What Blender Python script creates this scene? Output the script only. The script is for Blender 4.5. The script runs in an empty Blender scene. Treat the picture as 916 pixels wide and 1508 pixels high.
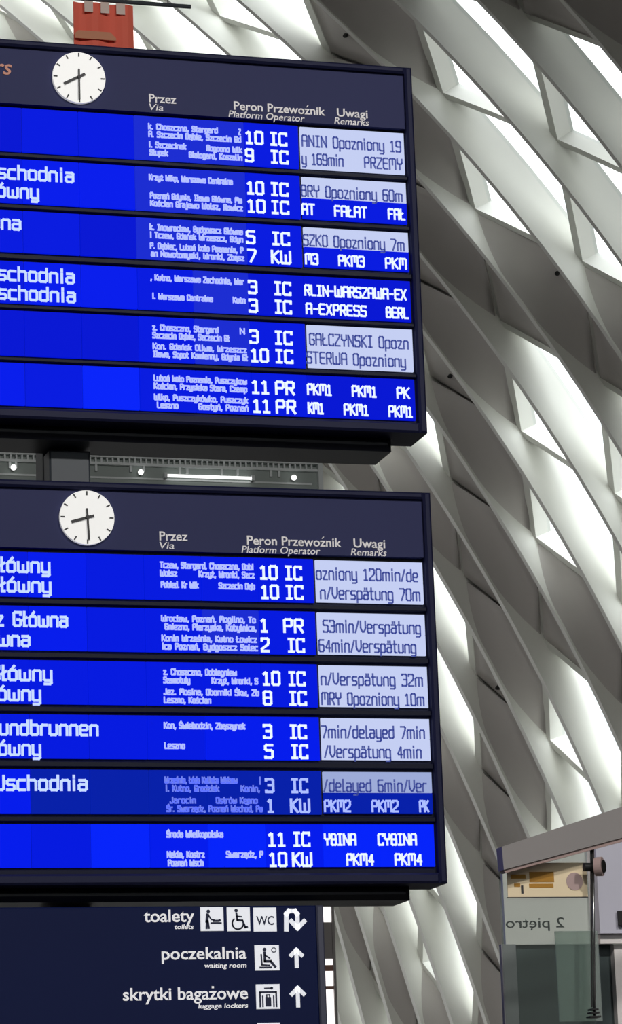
import bpy, bmesh, math, random
import numpy as np
from mathutils import Matrix, Vector

rnd = random.Random(7)
SC = bpy.context.scene
COL = SC.collection

# ------------------------------------------------------------------ camera, sky, exposure
EYE = 1.65
F, CX, CY = 4500.0, 458.0, 754.0
YAW, PITCH, ROLL = 0.2798, -0.22804, -0.0353


def rot(y, p, r):
    cy, sy, cp, sp, cr, sr = math.cos(y), math.sin(y), math.cos(p), math.sin(p), math.cos(r), math.sin(r)
    a = np.array([[cy, 0, sy], [0, 1, 0], [-sy, 0, cy]])
    b = np.array([[1, 0, 0], [0, cp, -sp], [0, sp, cp]])
    c = np.array([[cr, -sr, 0], [sr, cr, 0], [0, 0, 1]])
    return a @ b @ c


RC = rot(YAW, PITCH, ROLL)


def ray(px, py):
    d = RC @ np.array([(px - CX) / F, -(py - CY) / F, 1.0])
    return np.array([d[0], d[2], d[1]])            # world: X right, Y away, Z up


CAM = np.array([0.0, 0.0, EYE])


def deep(px, py, z):
    """point at distance z along the lens axis"""
    return CAM + ray(px, py) * z


def at(px, py, Y):
    """point on the vertical plane at distance Y"""
    d = ray(px, py)
    return CAM + d * (Y / d[1])


cd = bpy.data.cameras.new('camera')
cam = bpy.data.objects.new('camera', cd)
COL.objects.link(cam)
r_ = RC @ np.array([1, 0, 0]); u_ = RC @ np.array([0, 1, 0]); f_ = RC @ np.array([0, 0, 1])
sw = lambda v: (v[0], v[2], v[1])
R_, U_, B_ = sw(r_), sw(u_), sw(-f_)
cam.matrix_world = Matrix(((R_[0], U_[0], B_[0], 0), (R_[1], U_[1], B_[1], 0), (R_[2], U_[2], B_[2], EYE), (0, 0, 0, 1)))
cd.sensor_fit = 'VERTICAL'
cd.sensor_height = 24.0
cd.sensor_width = 24.0
cd.lens = F / 1508.0 * 24.0
cd.clip_end = 500
SC.camera = cam

wd = bpy.data.worlds.new('overcast_sky')
SC.world = wd
wd.use_nodes = True
bg = wd.node_tree.nodes['Background']
bg.inputs['Color'].default_value = (0.97, 0.99, 1.0, 1)
wn_ = wd.node_tree                                   # overcast sky: bright overhead, dimmer at the horizon, grey ground below
geo = wn_.nodes.new('ShaderNodeTexCoord')
sep = wn_.nodes.new('ShaderNodeSeparateXYZ')
ramp = wn_.nodes.new('ShaderNodeMapRange')
ramp.inputs['From Min'].default_value = 0.0
ramp.inputs['From Max'].default_value = 1.0
ramp.inputs['To Min'].default_value = 1.15
ramp.inputs['To Max'].default_value = 9.6
gt = wn_.nodes.new('ShaderNodeMath'); gt.operation = 'GREATER_THAN'; gt.inputs[1].default_value = 0.0
mxs = wn_.nodes.new('ShaderNodeMix'); mxs.data_type = 'FLOAT'
mxs.inputs['A'].default_value = 0.4
wn_.links.new(geo.outputs['Generated'], sep.inputs[0])
pw = wn_.nodes.new('ShaderNodeMath'); pw.operation = 'MULTIPLY'
wn_.links.new(sep.outputs['Z'], pw.inputs[0]); wn_.links.new(sep.outputs['Z'], pw.inputs[1])
wn_.links.new(pw.outputs[0], ramp.inputs['Value'])
wn_.links.new(sep.outputs['Z'], gt.inputs[0])
wn_.links.new(gt.outputs[0], mxs.inputs['Factor'])
wn_.links.new(ramp.outputs[0], mxs.inputs['B'])
wn_.links.new(mxs.outputs['Result'], bg.inputs['Strength'])

for i, (lx, ly, lz) in enumerate(((-1.0, -4.0, 15.0), (10.0, -4.0, 15.0))):   # unseen spots added as front fill on boards and lift
    ld = bpy.data.lights.new('fill_spot', 'SPOT')
    ld.energy = 5000
    ld.color = (1.0, 0.97, 0.94)
    ld.spot_size = math.radians(57)
    ld.spot_blend = 0.4
    ld.shadow_soft_size = 0.6
    lo = bpy.data.objects.new('fill_spot', ld)
    COL.objects.link(lo)
    lo.location = (lx, ly, lz)
    lo.rotation_euler = (Vector((5.5, 15.5, 6.0)) - Vector((lx, ly, lz))).to_track_quat('-Z', 'Y').to_euler()

SC.view_settings.view_transform = 'Standard'
SC.view_settings.look = 'None'
SC.view_settings.exposure = 0.16
SC.view_settings.gamma = 1.0
SC.view_settings.use_curve_mapping = False


# ------------------------------------------------------------------ materials
def lin(c):
    return tuple(((v / 255) / 12.92 if v / 255 <= 0.04045 else ((v / 255 + 0.055) / 1.055) ** 2.4) for v in c)


def mat(name, rgb, rough=0.6, metal=0.0, var=0.0, scale=6.0, emit=None, es=1.0, bump=0.0, spec=0.5):
    m = bpy.data.materials.new(name)
    m.use_nodes = True
    nt = m.node_tree
    p = nt.nodes['Principled BSDF']
    c = lin(rgb)
    p.inputs['Base Color'].default_value = (*c, 1)
    p.inputs['Roughness'].default_value = rough
    p.inputs['Metallic'].default_value = metal
    p.inputs['Specular IOR Level'].default_value = spec
    if var or bump:
        tc = nt.nodes.new('ShaderNodeTexCoord')
        no = nt.nodes.new('ShaderNodeTexNoise')
        no.inputs['Scale'].default_value = scale
        no.inputs['Detail'].default_value = 5
        nt.links.new(tc.outputs['Object'], no.inputs['Vector'])
        if var:
            mx = nt.nodes.new('ShaderNodeMix')
            mx.data_type = 'RGBA'
            mx.inputs['A'].default_value = (*[v * (1 - var) for v in c], 1)
            mx.inputs['B'].default_value = (*[min(1, v * (1 + var)) for v in c], 1)
            nt.links.new(no.outputs['Fac'], mx.inputs['Factor'])
            nt.links.new(mx.outputs['Result'], p.inputs['Base Color'])
        if bump:
            bp_ = nt.nodes.new('ShaderNodeBump')
            bp_.inputs['Strength'].default_value = bump
            bp_.inputs['Distance'].default_value = 0.02
            nt.links.new(no.outputs['Fac'], bp_.inputs['Height'])
            nt.links.new(bp_.outputs['Normal'], p.inputs['Normal'])
    if emit:
        p.inputs['Emission Color'].default_value = (*lin(emit), 1)
        p.inputs['Emission Strength'].default_value = es
    return m


def glass(name, tint, gloss=0.1, diff=0.0, dcol=(200, 210, 205)):
    m = bpy.data.materials.new(name)
    m.use_nodes = True
    nt = m.node_tree
    nt.nodes.clear()
    out = nt.nodes.new('ShaderNodeOutputMaterial')
    tr = nt.nodes.new('ShaderNodeBsdfTransparent')
    tr.inputs['Color'].default_value = (*lin(tint), 1)
    gl = nt.nodes.new('ShaderNodeBsdfGlossy')
    gl.inputs['Roughness'].default_value = 0.03
    mx = nt.nodes.new('ShaderNodeMixShader')
    mx.inputs['Fac'].default_value = gloss
    nt.links.new(tr.outputs[0], mx.inputs[1])
    nt.links.new(gl.outputs[0], mx.inputs[2])
    last = mx
    if diff:
        df = nt.nodes.new('ShaderNodeBsdfDiffuse')
        df.inputs['Color'].default_value = (*lin(dcol), 1)
        m2 = nt.nodes.new('ShaderNodeMixShader')
        m2.inputs['Fac'].default_value = diff
        nt.links.new(mx.outputs[0], m2.inputs[1])
        nt.links.new(df.outputs[0], m2.inputs[2])
        last = m2
    nt.links.new(last.outputs[0], out.inputs['Surface'])
    return m


M = {}
M['lattice'] = mat('painted_plaster', (238, 238, 232), 0.62, var=0.05, scale=0.7, bump=0.05)
M['infill'] = mat('infill_shade_grey', (206, 201, 198), 0.7, var=0.05, scale=0.7, bump=0.05)  # greyer than the ribs to deepen the shade on unlit panels
M['alu'] = mat('window_aluminium', (196, 198, 197), 0.45, metal=0.0)
M['pane'] = glass('roof_glass', (250, 252, 252), 0.04)
M['room'] = mat('hall_plaster', (100, 98, 96), 0.8, var=0.06, scale=0.5)
M['floor'] = mat('stone_floor', (84, 81, 78), 0.35, var=0.12, scale=1.5)
M['ceil'] = mat('hall_ceiling', (100, 98, 96), 0.8, var=0.05, scale=0.4)
M['housing'] = mat('navy_metal', (27, 30, 62), 0.6, spec=0.25, var=0.05, scale=2)
M['header'] = mat('header_metal', (47, 51, 92), 0.65, spec=0.25, var=0.06, scale=1.5)
M['chassis'] = mat('black_metal', (20, 22, 30), 0.5, var=0.1, scale=3)
M['rowbar'] = mat('row_bar', (8, 14, 40), 0.5, spec=0.2)
M['white_print'] = mat('white_print', (236, 232, 232), 0.6, emit=(236, 234, 236), es=0.1)  # faint glow added to lift the lettering's brightness
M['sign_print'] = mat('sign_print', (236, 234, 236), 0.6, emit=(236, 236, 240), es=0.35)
M['salmon_print'] = mat('salmon_print', (214, 150, 128), 0.6)
M['dial'] = mat('clock_dial', (246, 246, 243), 0.5, emit=(240, 240, 238), es=0.35)
M['hand'] = mat('clock_hand', (22, 22, 26), 0.5)
M['lcd_text'] = mat('lcd_text', (120, 130, 200), 0.6, emit=(212, 222, 255), es=0.95)
M['lcd_dest'] = mat('lcd_destination_text', (100, 120, 200), 0.6, emit=(186, 202, 255), es=0.9)
M['lcd_via'] = mat('lcd_small_text', (90, 100, 190), 0.6, emit=(160, 170, 255), es=1.0)
M['lcd_via_dim'] = mat('lcd_small_text_dim', (70, 80, 160), 0.6, emit=(92, 110, 214), es=0.9)
M['lcd_text_dim'] = mat('lcd_text_dim', (90, 100, 180), 0.6, emit=(160, 176, 236), es=0.9)
M['lcd_dark'] = mat('lcd_dark_text', (64, 76, 140), 0.6, emit=(62, 76, 150), es=0.6)
M['sign'] = mat('sign_navy', (6, 22, 70), 0.65, spec=0.2, var=0.12, scale=1.2)
M['sign_edge'] = mat('sign_edge_metal', (72, 74, 92), 0.4)
M['post'] = mat('post_paint', (62, 68, 74), 0.5, var=0.06, scale=2)
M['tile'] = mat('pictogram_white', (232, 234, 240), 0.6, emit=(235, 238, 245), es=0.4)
M['picto'] = mat('pictogram_navy', (22, 32, 66), 0.6)
M['banner'] = mat('red_banner', (250, 116, 94), 0.8, var=0.08, scale=3)
M['banner_white'] = mat('banner_white', (238, 216, 204), 0.8)
M['banner_pale'] = mat('banner_pale', (218, 150, 118), 0.8)
M['gallery'] = mat('gallery_grey', (150, 160, 156), 0.6, var=0.1, scale=0.8)
M['gallery_rail'] = mat('gallery_rail', (214, 220, 220), 0.5)
M['gallery_dark'] = mat('gallery_soffit', (66, 72, 72), 0.6)
M['lamp'] = mat('lamp_glow', (250, 250, 250), 0.4, emit=(255, 255, 252), es=1.2)
M['beam'] = mat('canopy_metal', (148, 143, 141), 0.55, var=0.06, scale=2)
M['soffit'] = mat('canopy_soffit', (176, 150, 144), 0.3)
M['lintel'] = mat('lift_lintel', (240, 234, 230), 0.6, var=0.04, scale=2)
M['pane_reflection'] = mat('lift_pane_reflection', (206, 205, 218), 0.6, var=0.03, scale=2)  # reflection of a glass pane put into the bluish colour
M['darkdoor'] = mat('lift_dark_door', (60, 70, 70), 0.3, var=0.12, scale=3)
M['greypost'] = mat('lift_post', (140, 139, 142), 0.5)
M['liftglass'] = glass('green_tinted_glass', (234, 240, 236), 0.08, 0.3, (198, 208, 202))
M['clearglass'] = glass('clear_glass', (240, 246, 243), 0.06, 0.05)
M['chrome'] = mat('steel_rod', (150, 150, 150), 0.25, metal=0.9)
M['black'] = mat('black_rubber', (22, 22, 22), 0.6)
M['pink'] = mat('pink_disc', (190, 164, 160), 0.4)
M['cream'] = mat('notice_cream', (250, 230, 192), 0.7)
M['amber'] = mat('notice_amber', (186, 134, 44), 0.7)
M['ink'] = mat('marker_ink', (62, 60, 62), 0.7)
M['dayglow'] = mat('lit_window', (250, 250, 250), 0.5, emit=(255, 250, 248), es=1.15)
M['screenframe'] = mat('screen_frame', (150, 146, 144), 0.6)
M['redframe'] = mat('screen_bar', (150, 112, 100), 0.6)


def lcd(name, rgb, s=1.0):
    return mat(name, tuple(int(v * 0.04) for v in rgb), 0.5, emit=rgb, es=s * 0.95, spec=0.02)


BLUES = [lcd('lcd_blue_%s' % n, c) for n, c in (
    ('deep', (2, 20, 206)), ('mid', (2, 24, 218)), ('clear', (2, 26, 230)), ('bright', (3, 34, 244)), ('violet', (24, 42, 204)), ('dim', (4, 30, 164)))]
PALE = lcd('lcd_pale', (196, 206, 242), 0.95)
PALE_DIM = lcd('lcd_pale_grey', (160, 174, 220), 0.9)


# ------------------------------------------------------------------ mesh helpers
class MB:
    def __init__(self):
        self.v = []; self.f = []

    def add(self, vs, fs):
        n = len(self.v)
        self.v += [tuple(float(a) for a in p) for p in vs]
        self.f += [tuple(n + i for i in q) for q in fs]

    def hexa(self, a, b):
        """two matching quads joined to a closed solid"""
        self.add(list(a) + list(b), [(3, 2, 1, 0), (4, 5, 6, 7), (0, 1, 5, 4), (1, 2, 6, 5), (2, 3, 7, 6), (3, 0, 4, 7)])

    def box(self, x0, x1, y0, y1, z0, z1, bev=0.0):
        if bev <= 0:
            self.hexa([(x0, y0, z0), (x1, y0, z0), (x1, y0, z1), (x0, y0, z1)], [(x0, y1, z0), (x1, y1, z0), (x1, y1, z1), (x0, y1, z1)])
            return
        b = bev                                     # front edges chamfered (front = y0)
        q = lambda i, y: [(x0 + i, y, z0 + i), (x1 - i, y, z0 + i), (x1 - i, y, z1 - i), (x0 + i, y, z1 - i)]
        A, Bq, C = q(b, y0), q(0, y0 + b), q(0, y1)
        self.add(A + Bq + C, [(3, 2, 1, 0)] + [(i, (i + 1) % 4, 4 + (i + 1) % 4, 4 + i) for i in range(4)] + [(4 + i, 4 + (i + 1) % 4, 8 + (i + 1) % 4, 8 + i) for i in range(4)] + [(8, 9, 10, 11)])

    def prism(self, poly, y0, y1):
        """polygon in x,z pushed from y0 to y1"""
        n = len(poly)
        vs = [(p[0], y0, p[1]) for p in poly] + [(p[0], y1, p[1]) for p in poly]
        fs = [tuple(range(n - 1, -1, -1)), tuple(range(n, 2 * n))] + [(i, (i + 1) % n, n + (i + 1) % n, n + i) for i in range(n)]
        self.add(vs, fs)

    def disc(self, x, z, r, y0, y1, n=48):
        self.prism([(x + r * math.cos(2 * math.pi * i / n), z + r * math.sin(2 * math.pi * i / n)) for i in range(n)], y0, y1)

    def stroke(self, pts, t, y0, y1):
        for (a, b) in zip(pts[:-1], pts[1:]):
            dx, dz = b[0] - a[0], b[1] - a[1]
            L = math.hypot(dx, dz)
            if L < 1e-9: continue
            ux, uz = dx / L * t / 2, dz / L * t / 2
            e = 0.8
            self.prism([(a[0] - ux * e + uz, a[1] - uz * e - ux), (b[0] + ux * e + uz, b[1] + uz * e - ux), (b[0] + ux * e - uz, b[1] + uz * e + ux), (a[0] - ux * e - uz, a[1] - uz * e + ux)], y0, y1)

    def tube(self, a, b, r, n=12, r2=None):
        a, b = Vector(a), Vector(b)
        r2 = r if r2 is None else r2
        d = (b - a).normalized()
        s = d.orthogonal().normalized(); t = d.cross(s)
        vs = []
        for p, rr in ((a, r), (b, r2)):
            vs += [p + (s * math.cos(2 * math.pi * i / n) + t * math.sin(2 * math.pi * i / n)) * rr for i in range(n)]
        self.add(vs, [tuple(range(n - 1, -1, -1)), tuple(range(n, 2 * n))] + [(i, (i + 1) % n, n + (i + 1) % n, n + i) for i in range(n)])

    def ball(self, c, r, n=14, m=8, sz=1.0):
        vs = [(c[0], c[1], c[2] - r * sz)]
        for j in range(1, m):
            a = -math.pi / 2 + math.pi * j / m
            for i in range(n):
                vs.append((c[0] + r * math.cos(a) * math.cos(2 * math.pi * i / n), c[1] + r * math.cos(a) * math.sin(2 * math.pi * i / n), c[2] + r * sz * math.sin(a)))
        vs.append((c[0], c[1], c[2] + r * sz))
        fs = [(0, 1 + (i + 1) % n, 1 + i) for i in range(n)]
        for j in range(m - 2):
            fs += [(1 + j * n + i, 1 + j * n + (i + 1) % n, 1 + (j + 1) * n + (i + 1) % n, 1 + (j + 1) * n + i) for i in range(n)]
        fs += [(len(vs) - 1, 1 + (m - 2) * n + i, 1 + (m - 2) * n + (i + 1) % n) for i in range(n)]
        self.add(vs, fs)

    def build(self, name, material, parent=None, smooth=False):
        me = bpy.data.meshes.new(name)
        o = bpy.data.objects.new(name, me)
        if parent is not None:
            off = WORLD.get(parent.name, Vector((0, 0, 0)))
            me.from_pydata([tuple(Vector(p) - off) for p in self.v], [], self.f)
            o.parent = parent
            WORLD[o.name] = off
        else:
            vv = np.array(self.v)
            off = Vector((float((vv[:, 0].min() + vv[:, 0].max()) / 2), float((vv[:, 1].min() + vv[:, 1].max()) / 2), float(vv[:, 2].min())))
            me.from_pydata([tuple(Vector(p) - off) for p in self.v], [], self.f)
            o.location = off
            WORLD[o.name] = off
        me.materials.append(material)
        if smooth:
            for p in me.polygons: p.use_smooth = True
        COL.objects.link(o)
        if not smooth:
            bm = bmesh.new(); bm.from_mesh(me)
            bmesh.ops.recalc_face_normals(bm, faces=bm.faces)
            bm.to_mesh(me); bm.free()
        return o


WORLD = {}


def tag(o, label=None, cat=None, group=None, kind=None):
    if label: o['label'] = label
    if cat: o['category'] = cat
    if group: o['group'] = group
    if kind: o['kind'] = kind
    return o


def thing(name, loc, label=None, cat=None, group=None, kind=None):
    o = bpy.data.objects.new(name, None)
    o.empty_display_size = 0.2
    o.location = tuple(float(a) for a in loc)
    COL.objects.link(o)
    WORLD[o.name] = Vector(o.location)
    return tag(o, label, cat, group, kind)


# ------------------------------------------------------------------ lettering
G = {
 '0': (3, '0,3 0,6 3,6 3,0 0,0 0,3'), '1': (2.6, '0.2,5 1.3,6 1.3,0|0.2,0 2.4,0'), '2': (3, '0,5 0,6 3,6 3,3.3 0,1 0,0 3,0'),
 '3': (3, '0,5.4 0,6 3,6 3,0 0,0 0,.6|1,3.2 3,3.2'), '4': (3, '2.3,0 2.3,6 0,1.8 3,1.8'), '5': (3, '3,6 0,6 0,3.5 3,3.5 3,0 0,0 0,.5'),
 '6': (3, '3,6 0,6 0,0 3,0 3,3.4 0,3.4'), '7': (3, '0,6 3,6 3,4.6 1,0'), '8': (3, '0,3.1 0,6 3,6 3,0 0,0 0,3.1 3,3.1'), '9': (3, '3,2.8 0,2.8 0,6 3,6 3,0 0,0 0,.5'),
 'A': (3.2, '0,0 0,6 3.2,6 3.2,0|0,2.9 3.2,2.9'), 'B': (3, '0,3.1 0,6 2.8,6 2.8,3.1 0,3.1|0,3.1 0,0 3,0 3,3.1'), 'C': (3, '3,5 3,6 0,6 0,0 3,0 3,1'),
 'D': (3, '0,0 0,6 3,6 3,0 0,0'), 'E': (3, '3,6 0,6 0,0 3,0|0,3.1 2.5,3.1'), 'F': (3, '3,6 0,6 0,0|0,3.1 2.5,3.1'), 'G': (3, '3,5 3,6 0,6 0,0 3,0 3,2.8 1.6,2.8'),
 'I': (2.6, '0.2,6 2.4,6|1.3,6 1.3,0|0.2,0 2.4,0'), 'J': (2.6, '0,1 0,0 2.4,0 2.4,6'), 'K': (3.2, '0,0 0,6|3.2,6 0,3|0.6,3.3 3.2,0'), 'L': (2.8, '0,6 0,0 2.8,0'),
 'M': (4, '0,0 0,6 4,6 4,0|2,6 2,2.6'), 'N': (3.4, '0,0 0,6|0,5.8 3.4,.2|3.4,0 3.4,6'), 'O': (3, '0,3 0,6 3,6 3,0 0,0 0,3'), 'P': (3, '0,0 0,6 3,6 3,2.8 0,2.8'),
 'R': (3, '0,0 0,6 3,6 3,2.9 0,2.9|1.4,2.9 3.1,0'), 'S': (3, '3,5.3 3,6 0,6 0,3.2 3,3.2 3,0 0,0 0,.7'), 'T': (3.2, '0,6 3.2,6|1.6,6 1.6,0'),
 'U': (3.2, '0,6 0,0 3.2,0 3.2,6'), 'V': (3.2, '0,6 0,2 1.6,0 3.2,2 3.2,6'), 'W': (4.4, '0,6 0,0 4.4,0 4.4,6|2.2,0 2.2,4'), 'X': (3.2, '0,0 3.2,6|0,6 3.2,0'),
 'Y': (3.2, '0,6 0,3.2 3.2,3.2 3.2,6|1.6,3.2 1.6,0'), 'Z': (3, '0,6 3,6 3,5 0,1 0,0 3,0'),
 'a': (2.9, '.2,4.3 2.9,4.3 2.9,0 0,0 0,2.5 2.9,2.5'), 'b': (2.9, '0,6.2 0,0 2.9,0 2.9,4.3 0,4.3'), 'c': (2.7, '2.7,4.3 0,4.3 0,0 2.7,0'), 'd': (2.9, '2.9,6.2 2.9,0 0,0 0,4.3 2.9,4.3'),
 'e': (2.9, '2.8,0 0,0 0,4.3 2.9,4.3 2.9,2.2 0,2.2'), 'f': (2.2, '2.2,6.2 .8,6.2 .8,0|0,4.3 2,4.3'), 'g': (2.9, '2.9,0 0,0 0,4.3 2.9,4.3 2.9,-1.6 .2,-1.6'), 'h': (2.9, '0,6.2 0,0|0,4.3 2.9,4.3 2.9,0'),
 'i': (1.2, '.6,0 .6,4.3|.6,5.5 .6,6.2'), 'j': (1.6, '0,-1.6 1.2,-1.6 1.2,4.3|1.2,5.5 1.2,6.2'), 'k': (2.7, '0,0 0,6.2|2.6,4.3 0,2.1|.6,2.4 2.7,0'), 'l': (1.3, '.3,6.2 .3,0 1.3,0'),
 'm': (4.4, '0,0 0,4.3 4.4,4.3 4.4,0|2.2,4.3 2.2,0'), 'n': (2.9, '0,0 0,4.3 2.9,4.3 2.9,0'), 'o': (2.9, '0,2 0,4.3 2.9,4.3 2.9,0 0,0 0,2'), 'p': (2.9, '0,-1.6 0,4.3 2.9,4.3 2.9,0 0,0'),
 'r': (2.2, '0,0 0,4.3 2.2,4.3'), 's': (2.7, '2.7,4.3 0,4.3 0,2.2 2.7,2.2 2.7,0 0,0'), 't': (2.2, '.8,6 .8,0 2.2,0|0,4.3 2.1,4.3'), 'u': (2.9, '0,4.3 0,0 2.9,0 2.9,4.3'),
 'w': (4, '0,4.3 0,0 4,0 4,4.3|2,0 2,3'), 'y': (2.9, '0,4.3 0,0 2.9,0|2.9,4.3 2.9,-1.6 .3,-1.6'), 'z': (2.7, '0,4.3 2.7,4.3 0,0 2.7,0'), 'v': (2.8, '0,4.3 1.4,0 2.8,4.3'),
 '-': (2.4, '.2,3 2.2,3'), '/': (2.2, '0,0 2.2,6'), ',': (1, '.6,.4 .2,-1'), '.': (1, '.4,0 .4,.3'), ' ': (2.2, ''), '|': (1, '.5,-1 .5,6.4'),
}
for base, ch, extra in (('l', 'ł', '-.4,2.6 1.4,3.8'), ('o', 'ó', '1.2,5.1 2,6.2'), ('n', 'ń', '1.2,5.1 2,6.2'), ('z', 'ż', '1.3,5.2 1.3,5.9'), ('s', 'ś', '1.2,5.1 2,6.2'),
                        ('a', 'ą', '2.4,0 2.9,-1.2'), ('e', 'ę', '1.8,0 2.3,-1.2'), ('a', 'ä', '.8,5.2 .8,5.9|2.1,5.2 2.1,5.9'), ('L', 'Ł', '-.5,2.6 1.4,3.8'), ('S', 'Ś', '1.2,6.6 2,7.4'), ('o', 'ö', '.8,5.2 .8,5.9|2.1,5.2 2.1,5.9')):
    G[ch] = (G[base][0], G[base][1] + '|' + extra)


def glyph_lines(ch):
    w, s = G.get(ch, G['o'])
    out = []
    for pl in s.split('|'):
        if not pl.strip(): continue
        pts = [tuple(float(a) for a in q.split(',')) for q in pl.split()]
        res = [pts[0]]
        for i in range(1, len(pts) - 1):
            a, b, c = pts[i - 1], pts[i], pts[i + 1]
            l1 = math.hypot(a[0] - b[0], a[1] - b[1]); l2 = math.hypot(c[0] - b[0], c[1] - b[1])
            k = 0.55
            if l1 > 1.3 and l2 > 1.3:
                res.append((b[0] + (a[0] - b[0]) / l1 * k, b[1] + (a[1] - b[1]) / l1 * k))
                res.append((b[0] + (c[0] - b[0]) / l2 * k, b[1] + (c[1] - b[1]) / l2 * k))
            else:
                res.append(b)
        res.append(pts[-1])
        out.append(res)
    return w, out


def lcd_text(mb, s, x0, x1, z, cap, t, y0, y1):
    """segment style display lettering fitted between x0 and x1, baseline z"""
    gap = 1.35
    W = sum(glyph_lines(c)[0] for c in s) + gap * (len(s) - 1)
    sx = (x1 - x0 - t) / W; sz = (cap - t) / 6.0
    x = x0 + t / 2
    for c in s:
        w, ls = glyph_lines(c)
        for pl in ls:
            mb.stroke([(x + p[0] * sx, z + t / 2 + p[1] * sz) for p in pl], t, y0, y1)
        x += (w + gap) * sx


def font_mesh(s, bold):
    cu = bpy.data.curves.new('lettering', 'FONT')
    cu.body = s
    cu.size = 1.0
    cu.resolution_u = 3
    cu.offset = bold
    ob = bpy.data.objects.new('lettering', cu)
    COL.objects.link(ob)
    dg = bpy.context.evaluated_depsgraph_get()
    dg.update()
    me = bpy.data.meshes.new_from_object(ob.evaluated_get(dg))
    v = np.array([tuple(q.co) for q in me.vertices])
    faces = [tuple(p.vertices) for p in me.polygons]
    bpy.data.objects.remove(ob); bpy.data.curves.remove(cu); bpy.data.meshes.remove(me)
    return v, faces


def print_text(mb, s, x0, x1, z, cap, y0, y1, shear=0.0, bold=0.0, mirror=False, align='fit'):
    """printed sans lettering (built in font) fitted between x0 and x1, baseline z"""
    plain = s.translate(str.maketrans('żźęó', 'zzeo'))
    v, faces = font_mesh(plain, bold)
    if len(v) == 0: return
    for i, ch in enumerate(s):                       # Polish marks added as strokes
        if ch not in 'żźęó': continue
        r_ = font_mesh(plain[:i + 1], bold)[0][:, 0].max()
        w_ = font_mesh(plain[i], bold)[0][:, 0]
        m = r_ - (w_.max() - w_.min()) / 2
        t = 0.045 + bold
        if ch == 'ż': q = [(m - t, .62), (m + t, .62), (m + t, .62 + 2 * t), (m - t, .62 + 2 * t)]
        elif ch == 'ę': q = [(m + .02, .02), (m + .02 + 1.4 * t, .02), (m + .09 + t, -.19), (m + .05, -.17)]
        else: q = [(m - .07, .61), (m + .01, .61), (m + .13, .77), (m + .03, .77)]
        n0 = len(v)
        v = np.vstack([v, [(a, b, 0) for a, b in q]])
        faces.append((n0, n0 + 1, n0 + 2, n0 + 3))
    CAPH = 0.73
    v[:, 1] *= cap / CAPH
    v[:, 0] += shear * v[:, 1] * (v[:, 0].max() - v[:, 0].min()) / max(1e-6, (x1 - x0))
    a, b = v[:, 0].min(), v[:, 0].max()
    X = x0 + (v[:, 0] - a) / (b - a) * (x1 - x0)
    if mirror: X = x0 + x1 - X
    n = len(v)
    vs = [(X[i], y0, z + v[i, 1]) for i in range(n)] + [(X[i], y1, z + v[i, 1]) for i in range(n)]
    fs = [tuple(f) for f in faces] + [tuple(n + i for i in reversed(f)) for f in faces]
    cnt = {}
    for f in faces:
        for i in range(len(f)):
            e = (f[i], f[(i + 1) % len(f)])
            cnt[tuple(sorted(e))] = cnt.get(tuple(sorted(e)), []) + [e]
    for k, es in cnt.items():
        if len(es) == 1:
            p, q = es[0]
            fs.append((p, n + p, n + q, q))
    mb.add(vs, fs)


# ------------------------------------------------------------------ the hall's shell
def struct(name, mb, m):
    return tag(mb.build(name, m), kind='structure')


X0, X1, Y0, Y1, H = -24.0, 31.0, -14.0, 82.0, 31.0
mb = MB(); mb.box(X0, X1, Y0, Y1, -0.3, 0.0)
struct('floor', mb, M['floor'])
mb = MB(); mb.box(X0 - 0.4, X0, Y0, Y1, 0, H)
struct('wall_left', mb, M['room'])
mb = MB(); mb.box(X0, X1, Y0, 55, H, H + 0.4)
struct('ceiling', mb, M['ceil'])
BW = (-6.0, 14.0, 6.0, 14.0)                       # unseen glazed opening added behind the viewer for front fill light
mb = MB()
mb.box(X0, BW[0], Y0 - 0.4, Y0, 0, H); mb.box(BW[1], X1, Y0 - 0.4, Y0, 0, H)
mb.box(BW[0], BW[1], Y0 - 0.4, Y0, 0, BW[2]); mb.box(BW[0], BW[1], Y0 - 0.4, Y0, BW[3], H)
struct('wall_back', mb, M['room'])
wt = tag(thing('window_1', ((BW[0] + BW[1]) / 2, Y0 - 0.2, BW[2])), kind='structure')
mb = MB(); mb.box(BW[0], BW[1], Y0 - 0.22, Y0 - 0.18, BW[2], BW[3]); mb.build('pane', M['pane'], wt)
mb = MB()
for i in range(6):
    x = BW[0] + (BW[1] - BW[0]) * i / 5
    mb.box(x - 0.1, x + 0.1, Y0 - 0.35, Y0 - 0.05, BW[2], BW[3])
for i in range(4):
    z = BW[2] + (BW[3] - BW[2]) * i / 3
    mb.box(BW[0], BW[1], Y0 - 0.33, Y0 - 0.07, z - 0.1, z + 0.1)
mb.build('window_frame', M['alu'], wt)
mb = MB(); mb.box(X1, X1 + 0.4, Y0, 52, 0, H)
struct('wall_side', mb, M['room'])
mb = MB(); mb.box(X0, 14.0, Y1 - 0.4, Y1, 0, H + 6)
struct('wall_front', mb, M['room'])

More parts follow.
